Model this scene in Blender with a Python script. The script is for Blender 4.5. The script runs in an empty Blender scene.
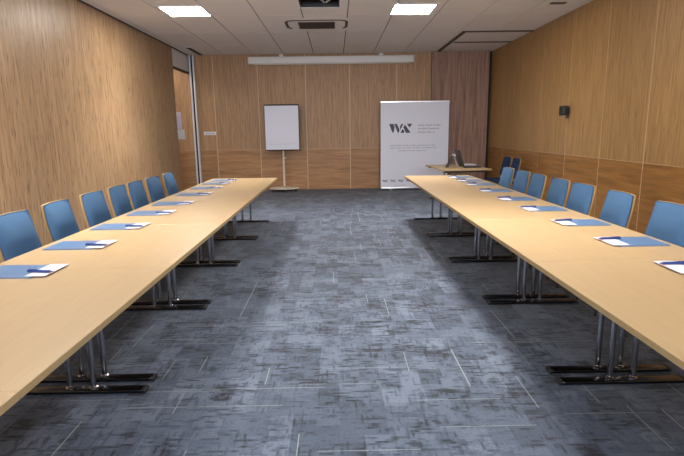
import bpy, bmesh, math, random
from mathutils import Vector, Matrix
random.seed(7)
S = bpy.context.scene
C = S.collection
PI = math.pi

# ------------------------------------------------------------------ measures of the room (metres)
H = 3.397            # ceiling
D = 13.17            # back wall
WL, WR = -3.642, 3.943
PART_END = 11.85     # where the sliding partition on the left stops
FRONT = -2.6
DAY_FILL = 155.  # energy of the fill light added behind the camera
TT = 0.742           # table top
LX0, LX1 = -2.074, -0.987
RX0, RX1 = 1.149, 2.240
SEAM0, UNIT = 1.435, 1.41

# ------------------------------------------------------------------ materials
def new_mat(name):
    m = bpy.data.materials.new(name); m.use_nodes = True
    nt = m.node_tree; b = nt.nodes['Principled BSDF']
    return m, nt, b
def simple(name, col, rough=.5, metal=0., spec=.5, noise=0., nscale=30., bump=0., bscale=200.):
    m, nt, b = new_mat(name)
    b.inputs['Roughness'].default_value = rough
    b.inputs['Metallic'].default_value = metal
    b.inputs['Specular IOR Level'].default_value = spec
    tc = nt.nodes.new('ShaderNodeTexCoord')
    n = nt.nodes.new('ShaderNodeTexNoise'); n.inputs['Scale'].default_value = nscale
    n.inputs['Detail'].default_value = 4
    nt.links.new(tc.outputs['Object'], n.inputs['Vector'])
    mx = nt.nodes.new('ShaderNodeMix'); mx.data_type = 'RGBA'
    k = noise
    mx.inputs[6].default_value = (*[c*(1-k) for c in col], 1)
    mx.inputs[7].default_value = (*[min(1, c*(1+k)) for c in col], 1)
    nt.links.new(n.outputs['Fac'], mx.inputs[0])
    nt.links.new(mx.outputs[2], b.inputs['Base Color'])
    if bump:
        n2 = nt.nodes.new('ShaderNodeTexNoise'); n2.inputs['Scale'].default_value = bscale
        nt.links.new(tc.outputs['Object'], n2.inputs['Vector'])
        bp = nt.nodes.new('ShaderNodeBump'); bp.inputs['Strength'].default_value = bump
        bp.inputs['Distance'].default_value = .002
        nt.links.new(n2.outputs['Fac'], bp.inputs['Height']); nt.links.new(bp.outputs[0], b.inputs['Normal'])
    return m

def wood(name, dark, light, axis=2, fine=26., long=1.2, rough=.45, speck=0., island=.12, spec=.4, contrast=(.3, .72)):
    """Veneer with the grain running along one axis of the object."""
    m, nt, b = new_mat(name)
    N = nt.nodes.new; L = nt.links.new
    tc = N('ShaderNodeTexCoord')
    mp = N('ShaderNodeMapping'); sc = [fine]*3; sc[axis] = long
    mp.inputs['Scale'].default_value = sc
    geo = N('ShaderNodeNewGeometry')
    off = N('ShaderNodeVectorMath'); off.operation = 'SCALE'; off.inputs[0].default_value = (13.1, 7.7, 5.3)
    L(geo.outputs['Random Per Island'], off.inputs['Scale'])
    add = N('ShaderNodeVectorMath'); add.operation = 'ADD'
    L(tc.outputs['Object'], add.inputs[0]); L(off.outputs[0], add.inputs[1])
    L(add.outputs[0], mp.inputs['Vector'])
    n = N('ShaderNodeTexNoise'); n.inputs['Scale'].default_value = 1; n.inputs['Detail'].default_value = 5
    n.inputs['Distortion'].default_value = .6
    L(mp.outputs[0], n.inputs['Vector'])
    cr = N('ShaderNodeValToRGB')
    cr.color_ramp.elements[0].position = contrast[0]; cr.color_ramp.elements[0].color = (*dark, 1)
    cr.color_ramp.elements[1].position = contrast[1]; cr.color_ramp.elements[1].color = (*light, 1)
    L(n.outputs['Fac'], cr.inputs['Fac'])
    col = cr.outputs['Color']
    if speck:
        mp2 = N('ShaderNodeMapping'); s2 = [75.]*3; s2[axis] = 9.
        mp2.inputs['Scale'].default_value = s2
        L(add.outputs[0], mp2.inputs['Vector'])
        n2 = N('ShaderNodeTexNoise'); n2.inputs['Scale'].default_value = .55; n2.inputs['Detail'].default_value = 1.5
        L(mp2.outputs[0], n2.inputs['Vector'])
        mr = N('ShaderNodeMapRange'); mr.inputs[1].default_value = .57; mr.inputs[2].default_value = .70
        mr.inputs[3].default_value = 1; mr.inputs[4].default_value = 1-speck
        L(n2.outputs['Fac'], mr.inputs[0])
        vm = N('ShaderNodeVectorMath'); vm.operation = 'SCALE'
        L(col, vm.inputs[0]); L(mr.outputs[0], vm.inputs['Scale']); col = vm.outputs[0]
    mr = N('ShaderNodeMapRange'); mr.inputs[3].default_value = 1-island; mr.inputs[4].default_value = 1+island
    L(geo.outputs['Random Per Island'], mr.inputs[0])
    vm = N('ShaderNodeVectorMath'); vm.operation = 'SCALE'
    L(col, vm.inputs[0]); L(mr.outputs[0], vm.inputs['Scale'])
    L(vm.outputs[0], b.inputs['Base Color'])
    b.inputs['Roughness'].default_value = rough
    b.inputs['Specular IOR Level'].default_value = spec
    return m

def carpet_material():
    m, nt, b = new_mat('woven_carpet')
    N = nt.nodes.new; L = nt.links.new
    tc = N('ShaderNodeTexCoord')
    def math_(op, a, bb=None, c=None):
        n = N('ShaderNodeMath'); n.operation = op
        for i, v in enumerate((a, bb, c)):
            if v is None: continue
            if isinstance(v, (int, float)): n.inputs[i].default_value = v
            else: L(v, n.inputs[i])
        return n.outputs[0]
    sep = N('ShaderNodeSeparateXYZ'); L(tc.outputs['Object'], sep.inputs[0])
    X, Y = sep.outputs[0], sep.outputs[1]
    def vec(x, y, z=0.):
        c = N('ShaderNodeCombineXYZ')
        for i, v in enumerate((x, y, z)):
            if isinstance(v, (int, float)): c.inputs[i].default_value = v
            else: L(v, c.inputs[i])
        return c.outputs[0]
    def white(v):
        w = N('ShaderNodeTexWhiteNoise'); w.noise_dimensions = '3D'; L(v, w.inputs['Vector']); return w.outputs['Value']
    def noise(v, scale=1., detail=3.):
        n = N('ShaderNodeTexNoise'); n.inputs['Scale'].default_value = scale; n.inputs['Detail'].default_value = detail
        L(v, n.inputs['Vector']); return n.outputs['Fac']
    def ramp(v, a, bb, lo=0., hi=1.):
        n = N('ShaderNodeMapRange')
        n.inputs[1].default_value = a; n.inputs[2].default_value = bb; n.inputs[3].default_value = lo; n.inputs[4].default_value = hi
        L(v, n.inputs[0]); return n.outputs[0]
    def block(w, l, seed, jit=0.):
        # random grey per w x l block, rows offset like brickwork
        cx = math_('FLOOR', math_('DIVIDE', X, w))
        sh = white(vec(cx, seed, 3.))
        cy = math_('FLOOR', math_('ADD', math_('DIVIDE', Y, l), math_('MULTIPLY', sh, jit)))
        return white(vec(cx, cy, seed))
    def lines_along_y(w, l, seed, dens, thick):
        fx = math_('DIVIDE', X, w); cx = math_('FLOOR', fx)
        sh = white(vec(cx, seed, 9.))
        fy = math_('ADD', math_('DIVIDE', Y, l), sh); cy = math_('FLOOR', fy)
        r = white(vec(cx, cy, seed)); on = math_('LESS_THAN', r, dens)
        pos = ramp(white(vec(cx, cy, seed+1)), 0, 1, .15, .85)
        d = math_('ABSOLUTE', math_('SUBTRACT', math_('FRACT', fx), pos))
        ln = math_('LESS_THAN', d, thick/w/2)
        ends = math_('LESS_THAN', math_('FRACT', fy), ramp(white(vec(cx, cy, seed+2)), 0, 1, .4, .95))
        return math_('MULTIPLY', math_('MULTIPLY', on, ln), ends)
    def lines_along_x(w, l, seed, dens, thick):
        fy = math_('DIVIDE', Y, w); cy = math_('FLOOR', fy)
        sh = white(vec(cy, seed, 9.))
        fx = math_('ADD', math_('DIVIDE', X, l), sh); cx = math_('FLOOR', fx)
        r = white(vec(cx, cy, seed)); on = math_('LESS_THAN', r, dens)
        d = math_('ABSOLUTE', math_('SUBTRACT', math_('FRACT', fy), ramp(white(vec(cx, cy, seed+1)), 0, 1, .15, .85)))
        ln = math_('LESS_THAN', d, thick/w/2)
        return math_('MULTIPLY', on, ln)
    b1 = block(.25, .5, 1., 1.); b2 = block(.125, .19, 5., 1.); b3 = block(.5, .25, 8., 1.)
    hx = noise(vec(math_('MULTIPLY', X, 5.), math_('MULTIPLY', math_('FLOOR', math_('DIVIDE', Y, .048)), 3.17), 0.), 1., 4.)     # dashes along x
    hy = noise(vec(math_('MULTIPLY', X, 24.), math_('MULTIPLY', Y, 4.), 4.), 1., 4.)     # dashes along y
    big = noise(vec(X, Y, 2.), 3.2, 3.)
    fine = noise(vec(X, Y, 6.), 130., 2.)
    gate = ramp(big, .42, .6)
    dx = math_('MULTIPLY', ramp(hx, .5, .66), gate)
    dy = math_('MULTIPLY', ramp(hy, .54, .7), ramp(b1, .3, .7))
    v = math_('ADD', .45, math_('MULTIPLY', math_('SUBTRACT', b1, .5), .14))
    v = math_('ADD', v, math_('MULTIPLY', math_('SUBTRACT', b2, .5), .24))
    v = math_('ADD', v, math_('MULTIPLY', math_('SUBTRACT', b3, .5), .12))
    fx2 = noise(vec(math_('MULTIPLY', X, 9.), math_('MULTIPLY', math_('FLOOR', math_('DIVIDE', Y, .017)), 7.31), 11.), 1., 2.)
    fy2 = noise(vec(math_('MULTIPLY', math_('FLOOR', math_('DIVIDE', X, .014)), 5.77), math_('MULTIPLY', Y, 8.), 14.), 1., 2.)
    weave = math_('MAXIMUM', ramp(fx2, .52, .66), math_('MULTIPLY', ramp(fy2, .55, .68), .8))
    v = math_('SUBTRACT', v, math_('MULTIPLY', dx, .34))
    v = math_('SUBTRACT', v, math_('MULTIPLY', dy, .16))
    v = math_('SUBTRACT', v, math_('MULTIPLY', math_('MULTIPLY', weave, ramp(math_('ADD', big, math_('MULTIPLY', b3, .25)), .45, .72, .35, 1.)), .42))
    v = math_('ADD', v, math_('MULTIPLY', math_('SUBTRACT', fine, .5), .55))
    ly = math_('MAXIMUM', lines_along_y(.3, 1.1, 20., .12, .007), lines_along_y(.17, .5, 30., .16, .005))
    lx = math_('MAXIMUM', lines_along_x(.3, .9, 40., .16, .008), lines_along_x(.14, .5, 50., .10, .006))
    cr = N('ShaderNodeValToRGB'); e = cr.color_ramp.elements
    e[0].position = .0; e[0].color = (.007, .010, .016, 1)
    e[1].position = .75; e[1].color = (.122, .148, .200, 1)
    k = e.new(.36); k.color = (.050, .066, .102, 1)
    L(v, cr.inputs['Fac'])
    mx = N('ShaderNodeMix'); mx.data_type = 'RGBA'
    mx.inputs[7].default_value = (.27, .30, .29, 1)
    L(cr.outputs['Color'], mx.inputs[6])
    L(math_('MULTIPLY', math_('MAXIMUM', ly, math_('MULTIPLY', lx, .6)), math_('MULTIPLY', fine, 1.3)), mx.inputs[0])
    L(mx.outputs[2], b.inputs['Base Color'])
    b.inputs['Roughness'].default_value = .8
    b.inputs['Specular IOR Level'].default_value = .25
    b.inputs['Sheen Weight'].default_value = .1
    b.inputs['Sheen Roughness'].default_value = .5
    bp = N('ShaderNodeBump'); bp.inputs['Strength'].default_value = .5; bp.inputs['Distance'].default_value = .004
    L(fine, bp.inputs['Height']); L(bp.outputs[0], b.inputs['Normal'])
    return m

def glow(name, col, strength):
    m, nt, b = new_mat(name)
    b.inputs['Base Color'].default_value = (.9, .9, .9, 1)
    b.inputs['Emission Color'].default_value = (*col, 1)
    b.inputs['Emission Strength'].default_value = strength
    return m

OAKD, OAKL = (.255, .132, .052), (.430, .248, .108)
M = {}
M['oak_left'] = wood('oak_veneer_left', (.27, .160, .085), (.45, .305, .180), 2, 30., 1.6, .42, .5, .05)
M['oak_right'] = wood('oak_veneer_right', (.29, .160, .058), (.45, .27, .110), 2, 40., 1.6, .45, .22, .05)
M['oak_back'] = wood('oak_veneer_back', (.30, .165, .082), (.47, .275, .145), 2, 34., 1.5, .48, .22, .05)
M['oak_low_right'] = wood('oak_veneer_low_right', (.20, .088, .022), (.36, .175, .050), 1, 16., 1.4, .45, .12, .08)
M['oak_low_back'] = wood('oak_veneer_low_back', (.27, .130, .055), (.45, .245, .110), 0, 16., 1.4, .48, .12, .08)
M['walnut'] = wood('walnut_veneer', (.17, .088, .062), (.37, .215, .155), 2, 22., .8, .5, .25, .02)
M['joint'] = simple('pale_joint', (.55, .41, .27), .6)
M['beech'] = wood('beech_laminate', (.298, .208, .112), (.325, .229, .126), 1, 40., 2.5, .38, 0., .0, .45)
M['edge'] = simple('beech_edge', (.30, .215, .105), .5, 0, .4, .12, 60.)
M['plywood'] = wood('bent_plywood', (.25, .15, .055), (.38, .24, .10), 2, 50., 4., .45, 0., 0.)
M['chrome'] = simple('chrome', (.40, .40, .43), .16, 1.)
M['graphite'] = simple('dark_chrome', (.055, .055, .062), .25, 1.)
M['black'] = simple('black_plastic', (.012, .012, .014), .45)
M['dark'] = simple('dark_gap', (.020, .016, .014), .8)
M['blue_fabric'] = simple('blue_fabric', (.040, .090, .175), .9, 0, .2, .16, 120., .6, 500.)
M['navy_fabric'] = simple('navy_fabric', (.016, .032, .080), .9, 0, .2, .16, 120., .6, 500.)
M['folder_blue'] = simple('blue_card', (.060, .125, .245), .35, 0, .5, .04, 20.)
M['paper'] = simple('white_paper', (.47, .47, .54), .6, 0, .3, .02)
M['paper_red'] = simple('red_print', (.55, .22, .25), .6)
M['ink_navy'] = simple('navy_plastic', (.018, .040, .155), .3)
M['tile'] = simple('mineral_tile', (.90, .875, .855), .9, 0, .2, .05, 90., .3, 400.)
M['white'] = simple('white_paint', (.72, .71, .70), .5)
M['plaster'] = simple('plaster', (.62, .58, .55), .8, 0, .3, .04)
M['cream_metal'] = simple('cream_metal', (.62, .56, .46), .4)
M['banner'] = simple('banner_fabric', (.70, .71, .82), .7, 0, .3, .02)
M['pad'] = simple('pad_paper', (.70, .71, .82), .7, 0, .3, .015)
M['pad_line'] = simple('pad_blue_grey', (.40, .43, .56), .7)  # blue-grey tone of the pad line and the leaflet print
M['slate'] = simple('slate_ink', (.055, .065, .085), .6)
M['grey_ink'] = simple('grey_ink', (.27, .28, .33), .7)
M['silver'] = simple('silver', (.60, .60, .62), .3, 1.)
M['alu'] = simple('brushed_aluminium', (.66, .66, .71), .38, .15)
M['vent'] = simple('vent_brown', (.085, .065, .052), .7)
M['lamp'] = glow('lamp_diffuser', (1.0, .94, .86), 17.)
M['lamp_dim'] = glow('lamp_diffuser_dim', (1.0, .93, .83), 5.)
M['carpet'] = carpet_material()
g, nt, b = new_mat('clear_glass')
b.inputs['Base Color'].default_value = (.93, .95, .95, 1); b.inputs['Transmission Weight'].default_value = 1.
b.inputs['Roughness'].default_value = 0.; b.inputs['IOR'].default_value = 1.12
M['glass'] = g

# ------------------------------------------------------------------ mesh helpers
class MB:
    def __init__(s): s.bm = bmesh.new(); s.mi = 0
    def _mark(s, fs):
        for f in fs: f.material_index = s.mi
    def box(s, x0, y0, z0, x1, y1, z1, bev=0., seg=2):
        vs = [s.bm.verts.new(v) for v in ((x0,y0,z0),(x1,y0,z0),(x1,y1,z0),(x0,y1,z0),(x0,y0,z1),(x1,y0,z1),(x1,y1,z1),(x0,y1,z1))]
        fs = [s.bm.faces.new([vs[i] for i in q]) for q in ((0,3,2,1),(4,5,6,7),(0,1,5,4),(1,2,6,5),(2,3,7,6),(3,0,4,7))]
        s._mark(fs)
        if bev:
            es = list({e for f in fs for e in f.edges})
            r = bmesh.ops.bevel(s.bm, geom=es, offset=bev, segments=seg, affect='EDGES', profile=.5)
            s._mark(r['faces'])
        return s
    def rod(s, a, b_, r, r2=None, n=16, cap=True):
        a, b_ = Vector(a), Vector(b_); d = (b_-a).normalized()
        u = d.orthogonal().normalized(); w = d.cross(u); r2 = r if r2 is None else r2
        A = [s.bm.verts.new(a + (u*math.cos(2*PI*i/n) + w*math.sin(2*PI*i/n))*r) for i in range(n)]
        B = [s.bm.verts.new(b_ + (u*math.cos(2*PI*i/n) + w*math.sin(2*PI*i/n))*r2) for i in range(n)]
        fs = [s.bm.faces.new((A[i], A[(i+1) % n], B[(i+1) % n], B[i])) for i in range(n)]
        if cap: fs += [s.bm.faces.new(A[::-1]), s.bm.faces.new(B)]
        s._mark(fs); return s
    def tube(s, pts, r, n=12):
        pts = [Vector(p) for p in pts]; rings = []
        t0 = (pts[1]-pts[0]).normalized(); u = t0.orthogonal().normalized()
        for i, p in enumerate(pts):
            t = (pts[min(i+1, len(pts)-1)] - pts[max(i-1, 0)]).normalized()
            u = (u - t*u.dot(t)).normalized(); w = t.cross(u)
            rings.append([s.bm.verts.new(p + (u*math.cos(2*PI*k/n) + w*math.sin(2*PI*k/n))*r) for k in range(n)])
        fs = []
        for A, B in zip(rings, rings[1:]):
            fs += [s.bm.faces.new((A[i], A[(i+1) % n], B[(i+1) % n], B[i])) for i in range(n)]
        fs += [s.bm.faces.new(rings[0][::-1]), s.bm.faces.new(rings[-1])]
        s._mark(fs); return s
    def lathe(s, prof, c=(0, 0, 0), n=40):
        rings = []
        for r, z in prof:
            rings.append([s.bm.verts.new((c[0]+r*math.cos(2*PI*i/n), c[1]+r*math.sin(2*PI*i/n), c[2]+z)) for i in range(n)])
        fs = []
        for A, B in zip(rings, rings[1:]):
            fs += [s.bm.faces.new((A[i], A[(i+1) % n], B[(i+1) % n], B[i])) for i in range(n)]
        fs += [s.bm.faces.new(rings[0][::-1]), s.bm.faces.new(rings[-1])]
        s._mark(fs); return s
    def prism(s, poly, o, ex, ey, ez, depth):
        """outline poly in the (ex, ey) plane at o, pushed along ez by depth"""
        o, ex, ey, ez = Vector(o), Vector(ex), Vector(ey), Vector(ez)
        A = [s.bm.verts.new(o + ex*p[0] + ey*p[1]) for p in poly]
        B = [s.bm.verts.new(o + ex*p[0] + ey*p[1] + ez*depth) for p in poly]
        n = len(poly)
        fs = [s.bm.faces.new(A[::-1]), s.bm.faces.new(B)]
        fs += [s.bm.faces.new((A[i], A[(i+1) % n], B[(i+1) % n], B[i])) for i in range(n)]
        s._mark(fs); return s
    def grid_shell(s, front, back):
        """closed slab from two equal point grids [row][col]"""
        def mk(gr): return [[s.bm.verts.new(p) for p in row] for row in gr]
        A, B = mk(front), mk(back); R, Q = len(A), len(A[0]); fs = []
        for i in range(R-1):
            for j in range(Q-1):
                fs.append(s.bm.faces.new((A[i][j], A[i][j+1], A[i+1][j+1], A[i+1][j])))
                fs.append(s.bm.faces.new((B[i][j], B[i+1][j], B[i+1][j+1], B[i][j+1])))
        loop = [(0, j) for j in range(Q)] + [(i, Q-1) for i in range(1, R)] + [(R-1, j) for j in range(Q-2, -1, -1)] + [(i, 0) for i in range(R-2, 0, -1)]
        for k in range(len(loop)):
            a, c = loop[k], loop[(k+1) % len(loop)]
            fs.append(s.bm.faces.new((A[a[0]][a[1]], B[a[0]][a[1]], B[c[0]][c[1]], A[c[0]][c[1]])))
        s._mark(fs); return s
    def mat(s, i): s.mi = i; return s
    def build(s, name, mats, parent=None, smooth=False, loc=None):
        bmesh.ops.recalc_face_normals(s.bm, faces=s.bm.faces)
        me = bpy.data.meshes.new(name); s.bm.to_mesh(me); s.bm.free()
        for m in (mats if isinstance(mats, (list, tuple)) else [mats]): me.materials.append(m)
        if smooth:
            for p in me.polygons: p.use_smooth = True
            try: me.set_sharp_from_angle(angle=math.radians(38))
            except Exception: pass
        o = bpy.data.objects.new(name, me); C.objects.link(o)
        if parent: o.parent = parent
        if loc: o.location = loc
        return o

def tag(o, label=None, cat=None, group=None, kind=None):
    if label: o['label'] = label
    if cat: o['category'] = cat
    if group: o['group'] = group
    if kind: o['kind'] = kind
    return o
def thing(name, label, cat, loc=(0, 0, 0), rz=0., group=None):
    o = bpy.data.objects.new(name, None); C.objects.link(o)
    o.empty_display_size = .1
    o.location = loc; o.rotation_euler = (0, 0, rz)
    return tag(o, label, cat, group)
def struct(name, mb, mats, label, cat):
    return tag(mb.build(name, mats), label, cat, None, 'structure')
def copy_tree(root, parent=None):
    c = root.copy(); C.objects.link(c)
    if parent: c.parent = parent
    for ch in list(root.children): copy_tree(ch, c)
    return c
ORD = ['first', 'second', 'third', 'fourth', 'fifth', 'sixth', 'seventh', 'eighth', 'ninth', 'tenth']

# ------------------------------------------------------------------ setting
mb = MB(); mb.box(-5.6, FRONT-.15, -.1, WR+.15, D+.15, 0)
struct('floor', mb, M['carpet'], 'dark blue-grey patterned carpet tile floor of the meeting room', 'floor')

def rects_minus(x0, y0, x1, y1, holes):
    out = [(x0, y0, x1, y1)]
    for hx0, hy0, hx1, hy1 in holes:
        nxt = []
        for a, b_, c, d in out:
            if hx0 >= c or hx1 <= a or hy0 >= d or hy1 <= b_: nxt.append((a, b_, c, d)); continue
            if a < hx0: nxt.append((a, b_, hx0, d))
            if hx1 < c: nxt.append((hx1, b_, c, d))
            m0, m1 = max(a, hx0), min(c, hx1)
            if b_ < hy0: nxt.append((m0, b_, m1, hy0))
            if hy1 < d: nxt.append((m0, hy1, m1, d))
        out = nxt
    return out
HOLE = (-.52, 7.74, .09, 8.34)
TX, TY, GX, GY = .747, 1.46, -.52, 8.84
mb = MB()
for r in rects_minus(-5.6, FRONT-.15, WR+.15, D+.15, [HOLE]): mb.mat(1).box(r[0], r[1], H+.012, r[2], r[3], H+.10)
xs = [GX + TX*k for k in range(-5, 7)]; ys = [GY + TY*k for k in range(-9, 4)]
for i in range(len(xs)-1):
    for j in range(len(ys)-1):
        x0, x1 = max(xs[i], WL)+.008, min(xs[i+1], WR)-.008
        y0, y1 = max(ys[j], FRONT)+.013, min(ys[j+1], D)-.013
        if x1-x0 < .03 or y1-y0 < .03: continue
        for r in rects_minus(x0, y0, x1, y1, [HOLE]): mb.mat(0).box(r[0], r[1], H, r[2], r[3], H+.012)
mb.mat(0).box(-5.6, PART_END-.6, H, WL-.02, D+.1, H+.012)
struct('ceiling', mb, [M['tile'], M['dark']], 'suspended mineral tile ceiling with dark grid lines', 'ceiling')

G = .009
# right wall: upright panels over a low band of boards
JR = [FRONT, -1.25, -.1, 1.05, 2.15, 3.25, 4.35, 5.4, 6.45, 7.55, 8.7, 9.85, 10.95, 12.05, D]
mb = MB(); mb.mat(2).box(WR+.003, FRONT, 0, WR+.15, D, H+.1)
for a, c in zip(JR, JR[1:]):
    mb.mat(0).box(WR, a+G, 1.053, WR+.02, c-G, H)
    mb.mat(1).box(WR, a+G, 0., WR+.02, c-G, 1.047)
struct('wall_right', mb, [M['oak_right'], M['oak_low_right'], M['joint']], 'right wall in honey oak panels with a lower band of horizontal grain', 'wall')
# left: sliding partition, runs to PART_END
JL = [FRONT, -1.75, -.4, .95, 2.3, 3.65, 5.0, 6.37, 7.66, 9.03, 10.42, PART_END]
mb = MB(); mb.mat(1).box(WL-.10, FRONT, 0, WL-.003, PART_END, H+.1)
for a, c in zip(JL, JL[1:]): mb.mat(0).box(WL-.02, a+G*.5, 0.01, WL, c-G*.5, H-.02)
struct('wall_left', mb, [M['oak_left'], M['joint']], 'left sliding partition wall in oak veneer with tall panels', 'wall')
# back wall
JB = [-5.5, -4.2, -3.06, -1.945, -.74, .375, 1.57, 2.43, WR]
mb = MB(); mb.mat(2).box(-5.5, D+.003, 0, WR, D+.15, H+.1)
for a, c in zip(JB, JB[1:]):
    mb.mat(0).box(a+G, D, 1.053, c-G, D+.02, H)
    mb.mat(1).box(a+G, D, 0, c-G, D+.02, 1.047)
struct('wall_back', mb, [M['oak_back'], M['oak_low_back'], M['joint']], 'back wall in brown oak panels with a lower band of horizontal grain', 'wall')
# the walnut pier in the right back corner, a dark shadow gap beside it
mb = MB(); mb.box(2.43, D-.16, 0, WR-.09, D-.002, H)
struct('wall_pier', mb, M['walnut'], 'walnut veneered pier in the right back corner behind the side table', 'pier')
mb = MB(); mb.box(WR-.088, D-.03, 0, WR-.002, D-.004, H)
struct('trim_1', mb, M['dark'], 'dark shadow gap between walnut pier and right wall', 'trim')
WX0, WX1, WZ0, WZ1 = -2.9, 3.2, 1.65, 3.2  # unseen window band, added to brighten the ceiling and walls
mb = MB(); mb.box(-5.6, FRONT-.15, 0, WX0, FRONT, H+.1).box(WX1, FRONT-.15, 0, WR+.15, FRONT, H+.1).box(WX0, FRONT-.15, 0, WX1, FRONT, WZ0).box(WX0, FRONT-.15, WZ1, WX1, FRONT, H+.1)
struct('wall_front', mb, M['plaster'], 'plain plastered wall at the near end of the room', 'wall')
mb = MB()
for k in range(5):
    x = WX0 + (WX1-WX0)*k/4; mb.box(x-.03, FRONT-.10, WZ0, x+.03, FRONT-.04, WZ1)
mb.box(WX0, FRONT-.10, WZ0, WX1, FRONT-.04, WZ0+.06).box(WX0, FRONT-.10, WZ1-.06, WX1, FRONT-.04, WZ1)
struct('added_window_1', mb, M['white'], 'unseen white framed window band added to the near end wall for fill light', 'window')
ld_ = bpy.data.lights.new('daylight_fill', 'AREA'); ld_.shape = 'RECTANGLE'; ld_.size = WX1-WX0; ld_.size_y = WZ1-WZ0  # area light added outside that unseen window
ld_.energy = DAY_FILL; ld_.color = (.86, .93, 1.)
lo = bpy.data.objects.new('daylight_fill', ld_); C.objects.link(lo); lo.location = ((WX0+WX1)/2, FRONT-.2, (WZ0+WZ1)/2); lo.rotation_euler = (PI/2, 0, 0)
lo.rotation_euler = (-PI/2, 0, PI)
# beyond the partition
mb = MB(); mb.box(-5.6, PART_END-.75, 0, -5.5, D+.1, H+.1).box(-5.5, PART_END-.85, 0, WL-.10, PART_END-.75, H+.1)
struct('wall_recess', mb, M['plaster'], 'pale plastered walls of the recess beyond the sliding partition', 'wall')
mb = MB(); mb.box(WL-.09, PART_END+.002, 2.99, WL-.01, D-.002, H-.002)
struct('trim_2', mb, M['white'], 'white bulkhead over the gap beside the sliding partition', 'trim')
mb = MB(); mb.box(WL-.095, PART_END+.002, 2.955, WL, D-.002, 2.988)
struct('trim_3', mb, M['vent'], 'dark sliding track under the white bulkhead', 'trim')
# ceiling edge strip along left partition (dark track slot)
mb = MB(); mb.box(WL-.005, FRONT, H-.022, WL+.018, D-.002, H-.001)
struct('trim_4', mb, M['vent'], 'dark track line where the left partition meets the ceiling', 'trim')
# chrome jamb: two bright profiles and a dark channel
t = thing('door_jamb', 'tall chrome jamb with a dark channel at the end of the partition gap', 'door jamb', (WL+.085, D-.05, 0))
MB().box(-.060, -.05, 0, -.022, .045, H-.004, .004).build('profile', M['alu'], t)
MB().box(.022, -.05, 0, .060, .045, H-.004, .004).build('profile', M['alu'], t)
MB().box(-.021, -.030, 0, .021, .045, H-.004).build('channel', M['dark'], t)
# dark grooves of the lowered ceiling zone over the pier
def groove(n, x0, y0, x1, y1, lab):
    mb = MB(); mb.box(x0, y0, H-.012, x1, y1, H-.001); struct('trim_%d' % n, mb, M['vent'], lab, 'trim')
groove(5, 2.53, 10.40, WR-.004, 10.50, 'dark ceiling groove nearest the camera above the right back corner')
groove(6, 2.53, 10.51, 2.62, D-.17, 'dark ceiling groove running toward the walnut pier')
groove(7, 2.66, 11.66, WR-.004, 11.74, 'dark ceiling groove halfway between the other two')
groove(8, -5.0, D-.05, WR-.09, D-.004, 'dark line where the ceiling meets the back wall') if False else None

# ------------------------------------------------------------------ ceiling fittings
def ceiling_light(x, y, label, grp, watts=15.):
    t = thing('ceiling_light', label, 'ceiling light', (x, y, H), 0, grp)
    f = MB(); a, c = .345, .315
    f.box(-a, -a, -.010, a, -c, -.0005).box(-a, c, -.010, a, a, -.0005).box(-a, -c, -.010, -c, c, -.0005).box(c, -c, -.010, a, c, -.0005)
    f.build('frame', M['white'], t)
    MB().box(-c+.001, -c+.001, -.007, c-.001, c-.001, -.001).build('diffuser', M['lamp'], t)
    if watts:
        ld = bpy.data.lights.new('lamp_beam', 'AREA'); ld.shape = 'SQUARE'; ld.size = .6; ld.energy = watts; ld.spread = 1.75; ld.color = (1., .94, .86)
        lo = bpy.data.objects.new('lamp_beam', ld); C.objects.link(lo); lo.parent = t; lo.location = (0, 0, -.014)
    return t
proto = ceiling_light(-2.345, 8.49, 'glowing square ceiling light at upper left, above the left table row', 'square ceiling lights')
t = copy_tree(proto); t.location = (1.262, 8.53, H); t['label'] = 'glowing square ceiling light to the right of the ceiling air unit'
for i, (x, y) in enumerate([(-2.345, 4.11), (1.262, 4.11), (-2.345, -.27), (1.262, -.27)]):
    t = copy_tree(proto); t.location = (x, y, H)
    if y < 0:
        for ch in list(t.children):
            if ch.type == 'LIGHT': ch.data = ch.data.copy(); ch.data.energy = 4.
            elif ch.name.startswith('diffuser'): ch.data = ch.data.copy(); ch.data.materials[0] = M['lamp_dim']
    t['label'] = 'square ceiling light over the %s table row, %s' % ('left' if x < 0 else 'right', ('just above the photo frame', 'just behind the camera')[i//2])

# air unit
ax, ay = -.31, 9.70
t = thing('air_conditioner', 'square ceiling air conditioning cassette with a dark grille and rounded slot', 'air conditioner', (ax, ay, H))
MB().box(-.60, -.60, -.004, .60, .52, -.0005).build('panel', M['tile'], t)
pts = []
R_, hw = .16, .535
def arc(cx, cy, a0, a1, n=8): return [(cx + R_*math.cos(a0+(a1-a0)*i/n), cy + R_*math.sin(a0+(a1-a0)*i/n)) for i in range(n+1)]
path = [(-hw+.05, .25), (-hw+.0, .12), (-hw, -.2)] + arc(-hw+R_, -.45+R_, PI, 1.5*PI) + arc(hw-R_, -.45+R_, 1.5*PI, 2*PI) + [(hw, -.2), (hw, .12), (hw-.05, .25)]
sl = MB()
for k in range(len(path)-1):
    a, c = Vector((*path[k], 0)), Vector((*path[k+1], 0)); d = (c-a).normalized(); n = Vector((-d.y, d.x, 0))*.024
    sl.prism([(0, 0), (1, 0), (1, 1), (0, 1)], a-n+Vector((0, 0, -.010)), (c-a)+d*.004, n*2, (0, 0, 1), .0055)
sl.build('air_slot', M['vent'], t)
g_ = MB().box(-.33, -.30, -.012, .33, .27, -.0042, .003).build('grille', M['vent'], t)
for k in range(9):
    y = -.26 + .06*k
    MB().box(-.30, y, -.015, .30, y+.016, -.0122).build('louvre', M['dark'], g_)

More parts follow.
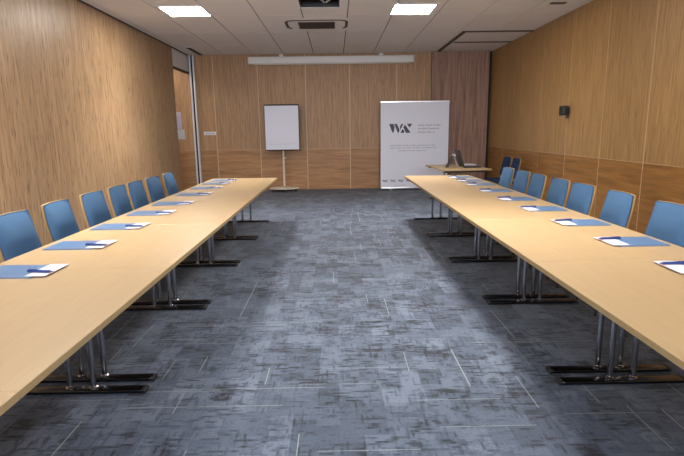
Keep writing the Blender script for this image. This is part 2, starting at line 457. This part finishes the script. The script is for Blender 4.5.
# open square with pale crossed arms
t = thing('projector_lift', 'dark square opening in the ceiling with pale crossed arms inside', 'projector lift', (-.215, 8.04, H))
w, d = .304, .298
bx = MB(); bx.box(-w, -d, .0, -w+.012, d, .44).box(w-.012, -d, .0, w, d, .44).box(-w+.012, -d, .0, w-.012, -d+.012, .44).box(-w+.012, d-.012, .0, w-.012, d, .44).box(-w, -d, .4401, w, d, .455)
bx.build('housing', M['black'], t)
fr = MB(); fr.box(-w-.03, -d-.03, -.006, w+.03, -d, -.001).box(-w-.03, d, -.006, w+.03, d+.03, -.001).box(-w-.03, -d, -.006, -w, d, -.001).box(w, -d, -.006, w+.03, d, -.001)
fr.build('frame', M['tile'], t)
MB().rod((.07, .20, .05), (-.03, -.22, .05), .013).build('arm', M['white'], t)
MB().rod((.10, .20, .05), (.25, -.22, .05), .013).build('arm', M['white'], t)
MB().box(-.26, .05, .18, -.12, .22, .25, .02).build('motor', M['vent'], t)

t = MB().box(3.34, 8.17, H-.012, 3.58, 8.27, H-.0005, .003).build('smoke_vent', M['vent'])
tag(t, 'small dark rectangular vent on the ceiling near the right wall', 'vent')
t = thing('air_vent', 'long dark slot vent in the ceiling at the left back corner', 'air vent', (-3.30, 12.5, H))
MB().box(-.09, -.58, -.012, .09, .58, -.0005, .003).build('frame', M['tile'], t)
MB().box(-.055, -.55, -.016, .055, .55, -.0125).build('slot', M['vent'], t)

# projector screen case over the back wall
t = thing('projector_screen', 'long white rolled projector screen case high on the back wall', 'projector screen', (-.08, D-.085, 3.235))
MB().box(-2.04, -.075, -.085, 2.04, .06, .085, .02, 3).build('case', M['white'], t, True)
MB().box(-2.062, -.078, -.088, -2.041, .063, .088, .006).build('end_cap', M['white'], t)
MB().box(2.041, -.078, -.088, 2.062, .063, .088, .006).build('end_cap', M['white'], t)
MB().box(-1.95, -.03, -.105, 1.95, .0, -.0855, .004).build('bottom_bar', M['cream_metal'], t)
for q in (-1.25, 1.25): MB().box(q-.05, .0605, -.03, q+.05, .0849, .161).build('bracket', M['white'], t)

# ------------------------------------------------------------------ tables
def make_table(name='conference_table', hw=.5435):
    t = thing(name, '', 'table', (0, 0, 0), 0, 'beech tables in two long rows')
    hl = UNIT/2-.0016
    top = MB().box(-hw+.003, -hl, TT-.027, hw-.003, hl, TT, .0015, 1).build('tabletop', M['beech'], t)
    for s in (-1, 1):
        MB().box(min(s*hw, s*(hw-.0028)), -hl, TT-.027, max(s*hw, s*(hw-.0028)), hl, TT-.0003).build('edge_band', M['edge'], top)
    for s in (-1, 1):
        y = s*(UNIT/2-.072)
        fr = MB().box(-.42, y-.03, TT-.065, .42, y+.03, TT-.0275, .004).build('leg_frame', M['black'], t)
        for px in (-.07, .07):
            MB().rod((px, y, .028), (px, y, TT-.066), .0165, n=20).build('post', M['chrome'], fr, True)
            MB().lathe([(.026, 0), (.026, .01), (.019, .016)], (px, y, .0305), 20).build('collar', M['chrome'], fr, True)
        MB().box(-.365, y-.033, .006, .365, y+.033, .030, .008, 3).build('foot', M['graphite'], fr, True)
        for q in (-1, 1):
            MB().box(min(q*.366, q*.385), y-.034, .003, max(q*.366, q*.385), y+.034, .031, .006).build('foot_cap', M['black'], fr)
            MB().lathe([(.016, 0), (.016, .0058)], (q*.33, y, .0), 16).build('glide', M['black'], fr)
    return t
proto = make_table()
LCX, RCX = (LX0+LX1)/2, (RX0+RX1)/2
first = True
for i in range(6):
    t = proto if i == 0 else copy_tree(proto)
    t.location = (LCX, SEAM0 + UNIT*(i-.5), 0)
    t['label'] = ['beech conference table in the left row, nearest the camera, mostly out of frame',
                  'beech conference table, second from the camera in the left row',
                  'beech conference table, third from the camera in the left row',
                  'beech conference table, fourth from the camera in the left row',
                  'beech conference table, fifth from the camera in the left row',
                  'beech conference table at the far end of the left row'][i]
for i in range(5):
    t = copy_tree(proto); t.location = (RCX, SEAM0 + UNIT*(i+.5), 0)
    t['label'] = ['beech conference table in the right row, nearest the camera at the photo edge',
                  'beech conference table, second from the camera in the right row',
                  'beech conference table in the middle of the right row',
                  'beech conference table, second from the far end of the right row',
                  'beech conference table at the far end of the right row'][i]
t = copy_tree(proto); t.location = (RCX, SEAM0 - UNIT/2, 0)
t['label'] = 'beech conference table in the right row beside the camera, outside the frame'
t = make_table('side_table', .475); t.location = (2.48, 10.36, 0); t.rotation_euler = (0, 0, .075)
t['label'] = 'beech side table with laptop standing alone before the walnut pier'
del t['group']

# ------------------------------------------------------------------ chairs (built facing +x, backrest top at x = 0)
def make_chair(fab, name='conference_chair'):
    t = thing(name, '', 'chair', (0, 0, 0))
    prof = [(.945, .000), (.90, .006), (.84, .016), (.78, .028), (.72, .042), (.66, .056), (.60, .066), (.55, .070), (.51, .066)]
    def half(z):  # half width of the backrest
        u = (.945-z)/(.945-.51); return .207 + .022*math.sin(min(1, u*1.25)*PI/2) - .02*max(0, u-.75)
    def pad(th0, inset, nose, bulge=0.):
        ncol = 14; fr, bk = [], []
        for k, (z, x) in enumerate(prof):
            u = k/(len(prof)-1); hw = half(z)-inset
            row, row2 = [], []
            for j in range(ncol+1):
                v = -1 + 2*j/ncol; y = hw*v
                rnd = (1-abs(v)**5)*(1-abs(2*u-1)**9)
                cup = -.022*(1-v*v)              # cups round the sitter's back
                zz = z - (.004*v*v if k == 0 else 0)
                bul = bulge*math.exp(-((z-.775)/.085)**2)*(1-v**4)
                row.append((x+cup+.022+nose*rnd+bul, y, zz)); row2.append((x+cup+.022-th0, y, zz))
            fr.append(row); bk.append(row2)
        return fr, bk
    f, b_ = pad(-.006, .003, .030, .030)
    sh = MB()
    f2, b2 = pad(.022, .004, -.0012)
    f2 = [[(p[0]-.006, p[1], p[2]) for p in r] for r in f2]
    sh.grid_shell(f2, b2).build('backrest_shell', M['plywood'], t, True)
    MB().grid_shell(f, b_).build('backrest_pad', fab, t, True)
    # seat
    MB().box(.075, -.215, .40, .44, .215, .418, .008).build('seat_shell', M['plywood'], t, True)
    MB().box(.085, -.213, .4185, .447, .213, .468, .022, 4).build('seat_pad', fab, t, True)
    MB().box(.030, -.06, .385, .20, .06, .399, .004).build('seat_bracket', M['graphite'], t)
    MB().box(.032, -.10, .399, .046, .10, .53, .004).build('back_bracket', M['plywood'], t)
    for s in (-1, 1):
        for x, dx in ((.10, -.03), (.40, .03)):
            l = MB().rod((x+dx, s*.212, .008), (x, s*.18, .399), .011, .013).build('leg', M['chrome'], t, True)
            MB().rod((x+dx, s*.212, .0), (x+dx, s*.212, .0079), .014).build('glide', M['black'], l, True)
    return t
chair = make_chair(M['blue_fabric'])
LY = [3.70, 4.31, 4.96, 5.53, 6.04, 6.63, 7.25]
RY = [3.67, 4.39, 5.07, 5.60, 6.215, 6.745, 7.33]
endl = ['nearest the camera', 'second from the camera', 'third from the camera', 'in the middle', 'third from the far end', 'second from the far end', 'at the far end']
for i, y in enumerate(LY):
    c = chair if i == 0 else copy_tree(chair)
    c.location = (-2.435, y, 0); c.rotation_euler = (0, 0, (0, .03, -.02, .02, 0, -.03, .02)[i])
    c['label'] = 'blue upholstered wood-shell chair along the left wall, %s of its row' % endl[i]; c['group'] = 'blue chairs along the left table row'
for i, y in enumerate(RY):
    c = copy_tree(chair); c.location = (2.535, y, 0); c.rotation_euler = (0, 0, PI + (.02, -.02, .03, 0, -.02, .02, 0)[i])
    c['label'] = 'blue upholstered wood-shell chair along the right wall, %s of its row' % endl[i]; c['group'] = 'blue chairs along the right table row'
sp = make_chair(M['navy_fabric'], 'spare_chair')
for i, (x, y, rz) in enumerate([(3.715, 10.85, PI+.06), (3.70, 10.25, PI)]):
    c = sp if i == 0 else copy_tree(sp); c.location = (x, y, 0); c.rotation_euler = (0, 0, rz); c.scale = (.955, .955, .955)
    c['label'] = ['dark blue spare chair against the right wall, farther of the two', 'dark blue spare chair against the right wall, nearer of the two'][i]; c['group'] = 'spare chairs by the right back corner'

# ------------------------------------------------------------------ folders, leaflets and pens on the tables
def make_folder():
    t = thing('document_folder', '', 'folder')
    MB().box(-.165, -.130, 0., .165, .130, .0022).build('back_cover', M['folder_blue'], t)
    MB().box(-.150, -.124, .0024, .150, .124, .0052).build('sheets', M['paper'], t)
    MB().box(-.165, -.130, .0054, .165, .130, .0078, .0008, 1).build('front_cover', M['folder_blue'], t)
    return t
def make_leaflet():
    t = thing('leaflet', '', 'leaflet')
    MB().box(-.056, -.125, 0., .056, .125, .0022).build('page', M['paper'], t)
    MB().box(.042, -.070, .0023, .053, -.015, .0027).build('red_print', M['paper_red'], t)
    MB().box(-.02, .03, .0023, .02, .036, .0027).box(-.02, .046, .0023, .01, .05, .0027).build('print', M['pad_line'], t)
    return t
def make_pen():
    t = thing('pen', '', 'pen')
    MB().rod((-.075, 0, .0075), (.06, 0, .0075), .0075).build('barrel', M['ink_navy'], t, True)
    MB().rod((.0602, 0, .0075), (.078, 0, .0075), .006, .002).build('tip', M['ink_navy'], t, True)
    MB().box(-.072, -.004, .0152, -.02, .004, .0175).build('clip', M['ink_navy'], t)
    return t
fo, le, pe = make_folder(), make_leaflet(), make_pen()
LFY = [2.805, 3.475, 4.17, 4.87, 5.53, 6.32, 7.04, 7.64, 8.13]
RFY = [2.655, 3.315, 4.03, 4.77, 5.48, 6.25, 6.98, 7.52, 8.07]
used = False
for side, ysl, cx in (('left', LFY, -1.84), ('right', RFY, 2.02)):
    s = 1 if side == 'left' else -1         # leaflets lie on the aisle side
    for i, y in enumerate(ysl):
        n = len(ysl)
        pos = ('nearest the camera' if i == 0 else 'at the far end' if i == n-1 else '%s from the camera' % ORD[i])
        f = copy_tree(fo) if used else fo; l = copy_tree(le) if used else le; p = copy_tree(pe) if used else pe
        used = True
        jx = random.uniform(-.012, .012); rz = random.uniform(-.03, .03)
        if side == 'right' and i in (3, 4): jx -= .02
        f.location = (cx+jx, y, TT+.0003); f.rotation_euler = (0, 0, rz)
        l.location = (cx+jx+(.18 if s > 0 else -.155), y+.002, TT+.0086); l.rotation_euler = (0, 0, rz + random.uniform(-.04, .04) + (0 if s > 0 else PI))
        k = -.055 if s > 0 else .05
        p.location = (cx+jx+(.17 if s > 0 else -.14), y+k, TT+.0116); p.rotation_euler = (0, 0, rz + (0 if s > 0 else PI) + random.uniform(-.12, .12))
        f['label'] = 'blue document folder on the %s table row, %s' % (side, pos); f['group'] = 'blue folders on the tables'
        l['label'] = 'white leaflet on the blue folder, %s table row, %s' % (side, pos); l['group'] = 'leaflets on the folders'
        p['label'] = 'navy pen across the white leaflet, %s table row, %s' % (side, pos); p['group'] = 'pens on the leaflets'

# ------------------------------------------------------------------ flipchart
t = thing('flipchart', 'white flipchart on a single cream pole and round base before the back wall', 'flipchart', (-1.325, 12.82, 0), 0)
fb = MB().lathe([(.34, .060), (.385, .066), (.385, .085), (.36, .100), (.10, .118), (.03, .122)], (0, 0, 0), 56)
for v in fb.bm.verts: v.co.y *= .68
fb.build('base', M['cream_metal'], t, True)
for k in range(5):
    a = 2*PI*k/5 - PI/2
    cx_, cy_ = .31*math.cos(a), .205*math.sin(a)
    MB().rod((cx_-.014, cy_, .03), (cx_+.014, cy_, .03), .03, n=20).rod((cx_, cy_, .03), (cx_, cy_, .0595), .009).build('caster', M['black'], t, True)
pl = MB().rod((0, 0, .123), (0, 0, .86), .027, n=24).rod((0, 0, .8605), (0, 0, 1.30), .019, n=24).build('pole', M['cream_metal'], t, True)
MB().rod((.028, -.01, .845), (.075, -.01, .845), .015).build('height_knob', M['cream_metal'], pl, True)
MB().box(-.03, -.06, 1.20, .03, -.0195, 1.32, .006).build('clamp', M['black'], t)
bd = MB().box(-.43, -.095, 1.035, .43, -.062, 2.15, .006).build('board', M['dark'], t)
MB().box(-.418, -.110, 1.055, .412, -.0955, 2.125, .002).build('paper_pad', M['pad'], t)
MB().box(-.36, -.1108, 1.19, .36, -.1101, 1.196).build('pad_fold', M['pad_line'], t)
MB().box(-.42, -.118, 2.126, .42, -.0955, 2.155, .005).build('pad_clamp', M['dark'], t)

# ------------------------------------------------------------------ wide roll-up banner with its marks
BX0, BX1, BZ1, BY = 1.125, 2.825, 2.185, 12.76
t = thing('rollup_banner', 'wide pale roll-up banner with a dark monogram before the back wall', 'banner', ((BX0+BX1)/2, BY, 0))
W2 = (BX1-BX0)/2
MB().box(-W2-.01, -.07, .012, W2+.01, .07, .085, .02, 3).build('base', M['silver'], t, True)
for s in (-1, 1): MB().box(s*(W2-.25)-.03, -.17, 0, s*(W2-.25)+.03, .17, .012, .004).build('foot', M['silver'], t)
MB().box(-W2, -.006, .0855, W2, .0, BZ1-.02).build('panel', M['banner'], t)
MB().box(-W2-.004, -.012, BZ1-.0199, W2+.004, .006, BZ1+.012, .004).build('top_rail', M['silver'], t)
MB().rod((0, .03, .086), (0, .03, BZ1-.03), .012).build('support_pole', M['silver'], t, True)
LOGO = [[(75, 120), (116, 120), (130, 150), (118, 207), (106, 200)],
        [(124, 120), (152, 120), (178, 178), (170, 207), (158, 200)],
        [(186, 178), (214, 120), (196, 120), (180, 152)],
        [(186, 207), (222, 207), (224, 186), (206, 168)],
        [(214, 152), (232, 128), (286, 207), (240, 207)],
        [(248, 120), (300, 120), (276, 158)]]
def logo(x, z, w, mat, name):
    k = w/225.
    m_ = MB()
    for q in LOGO: m_.prism([((a-75)*k, (207-b_)*k) for a, b_ in q], (x, -.0068, z), (1, 0, 0), (0, 0, 1), (0, -1, 0), .0012)
    return m_.build(name, mat, t)
logo(1.335-1.975, 1.425, .575, M['slate'], 'monogram')
rng = random.Random(3)
def textline(x0, x1, z, h, name):
    x = x0
    while x < x1-.04:
        m_ = MB()
        for _ in range(rng.randint(4, 9)):
            if x > x1-.02: break
            w_ = rng.uniform(.5, .8)*h; tall = rng.choice((.7, .7, 1., 1.))
            m_.box(x, -.0074, z, x+w_*.55, -.0062, z+h*tall); m_.box(x+w_*.55, -.0074, z, x+w_+.25*h, -.0062, z+h*.22)
            x += w_+.25*h
        m_.build(name, M['grey_ink'], t)
        x += .7*h
for z, x1 in ((1.595, .645), (1.510, .62), (1.425, .52)): textline(.085, x1, z, .036, 'printed_word')
for z, a, c in ((1.105, -.61, .52), (1.045, -.62, .56), (.975, -.42, .30)): textline(a, c, z, .026, 'printed_word')
for k in range(4): logo(-.80 + .20*k, .205, .13, M['slate'], 'small_monogram')

# ------------------------------------------------------------------ things on the side table
t = thing('laptop', 'open black laptop seen from the side on the lone side table', 'laptop', (2.535, 10.2, TT+.001), 0)
MB().box(0.02, -.17, 0, .36, .17, .022, .006).build('keyboard_base', M['black'], t)
sc = MB().box(-.012, -.19, 0, .016, .19, .36, .006).build('screen', M['black'], t)
sc.location = (.012, 0, .012); sc.rotation_euler = (0, -.33, 0)
MB().rod((.012, -.15, .012), (.012, .15, .012), .0115).build('hinge', M['silver'], t, True)
t = thing('tabletop_stand', 'black slanted stand with silver fittings leaning behind the laptop screen', 'stand', (2.29, 10.2, TT+.001))
MB().rod((-.045, -.08, .012), (.085, -.06, .235), .016).build('strut', M['black'], t, True)
MB().rod((-.045, .08, .012), (.085, .06, .235), .016).build('strut', M['black'], t, True)
MB().rod((-.045, -.11, .0125), (-.045, .11, .0125), .012).build('foot_bar', M['black'], t, True)
MB().rod((.085, -.09, .245), (.085, .09, .245), .022).build('head', M['silver'], t, True)
MB().rod((.098, 0, .225), (.15, -.06, .02), .012).build('silver_leg', M['silver'], t, True)
t = thing('paper_stack', 'small stack of white papers behind the black laptop on the side table', 'papers', (2.76, 10.62, TT+.001), .15)
for k in range(3):
    o = MB().box(-.15, -.11, .012*k, .15, .11, .012*k+.0115, .001, 1).build('sheets', M['paper'], t); o.rotation_euler = (0, 0, .05*k)

# ------------------------------------------------------------------ bits on the walls
t = thing('wall_speaker', 'small black wall speaker mounted on the right oak wall', 'speaker', (WR, 8.68, 1.785))
MB().box(-.125, -.075, -.075, -.022, .075, .085, .012, 3).build('body', M['black'], t, True)
MB().box(-.0215, -.04, -.12, -.001, .04, .05, .004).build('bracket', M['graphite'], t)
MB().box(-.129, -.06, -.06, -.1255, .06, .07).build('grille', M['dark'], t)
t = thing('wall_plate', 'narrow white switch plate on the left end of the back wall', 'switch', (-3.225, D, 1.475))
MB().box(-.155, -.012, -.042, .155, -.0008, .042, .004).build('plate', M['white'], t)
for k in range(3): MB().box(-.13+.09*k, -.016, -.028, -.055+.09*k, -.0125, .028, .002).build('rocker', M['paper'], t)
def notice(x0, x1, z0, z1, lab, mat):
    o = MB().box(x0, D-.004, z0, x1, D-.001, z1).build('notice', mat); tag(o, lab, 'notice')
    return o
M['lilac'] = simple('lilac_print', (.42, .38, .52), .6)
t = thing('notice', 'lilac printed notice on the wall in the gap left of chrome jamb', 'notice', (-4.04, D, 1.60))
MB().box(-.13, -.004, 0, .11, -.001, .42).build('sheet', M['paper'], t)
MB().box(-.12, -.0058, .012, .10, -.0042, .33).build('printed_area', M['lilac'], t)
t = tag(MB().box(-4.13, D-.004, 1.335, -3.87, D-.001, 1.585).build('notice', M['paper']), 'plain white notice just below the lilac one beside the chrome jamb', 'notice')

# ------------------------------------------------------------------ unseen lamp added to brighten the recess beyond the partition
M['lamp'] = M['lamp_dim']
t = ceiling_light(-4.6, 12.4, 'unseen square ceiling light added to brighten the recess beyond the partition', 'square ceiling lights', 0.)

# ------------------------------------------------------------------ world, camera, view
w = bpy.data.worlds.new('World'); S.world = w; w.use_nodes = True
w.node_tree.nodes['Background'].inputs[0].default_value = (.5, .5, .5, 1)
w.node_tree.nodes['Background'].inputs[1].default_value = .0

f, pitch, yaw, roll, h = 502.337, .192787, .009989, .013588, 1.51819
F = Vector((math.sin(yaw)*math.cos(pitch), math.cos(yaw)*math.cos(pitch), -math.sin(pitch)))
R0 = Vector((math.cos(yaw), -math.sin(yaw), 0)); U0 = R0.cross(F)
R1 = R0*math.cos(roll) - U0*math.sin(roll); U1 = R0*math.sin(roll) + U0*math.cos(roll)
cd = bpy.data.cameras.new('camera'); cam = bpy.data.objects.new('camera', cd); C.objects.link(cam)
cd.sensor_width = 36; cd.lens = f/684*36; cd.clip_start = .05; cd.clip_end = 100
mw = Matrix((( R1.x, U1.x, -F.x, 0), (R1.y, U1.y, -F.y, 0), (R1.z, U1.z, -F.z, h), (0, 0, 0, 1)))
cam.matrix_world = mw
S.camera = cam
S.view_settings.view_transform = 'Standard'; S.view_settings.look = 'None'
S.view_settings.gamma = 1.; S.view_settings.exposure = 1.9; S.view_settings.use_curve_mapping = False
S.cycles.use_denoising = True
S.cycles.max_bounces = 10; S.cycles.diffuse_bounces = 6
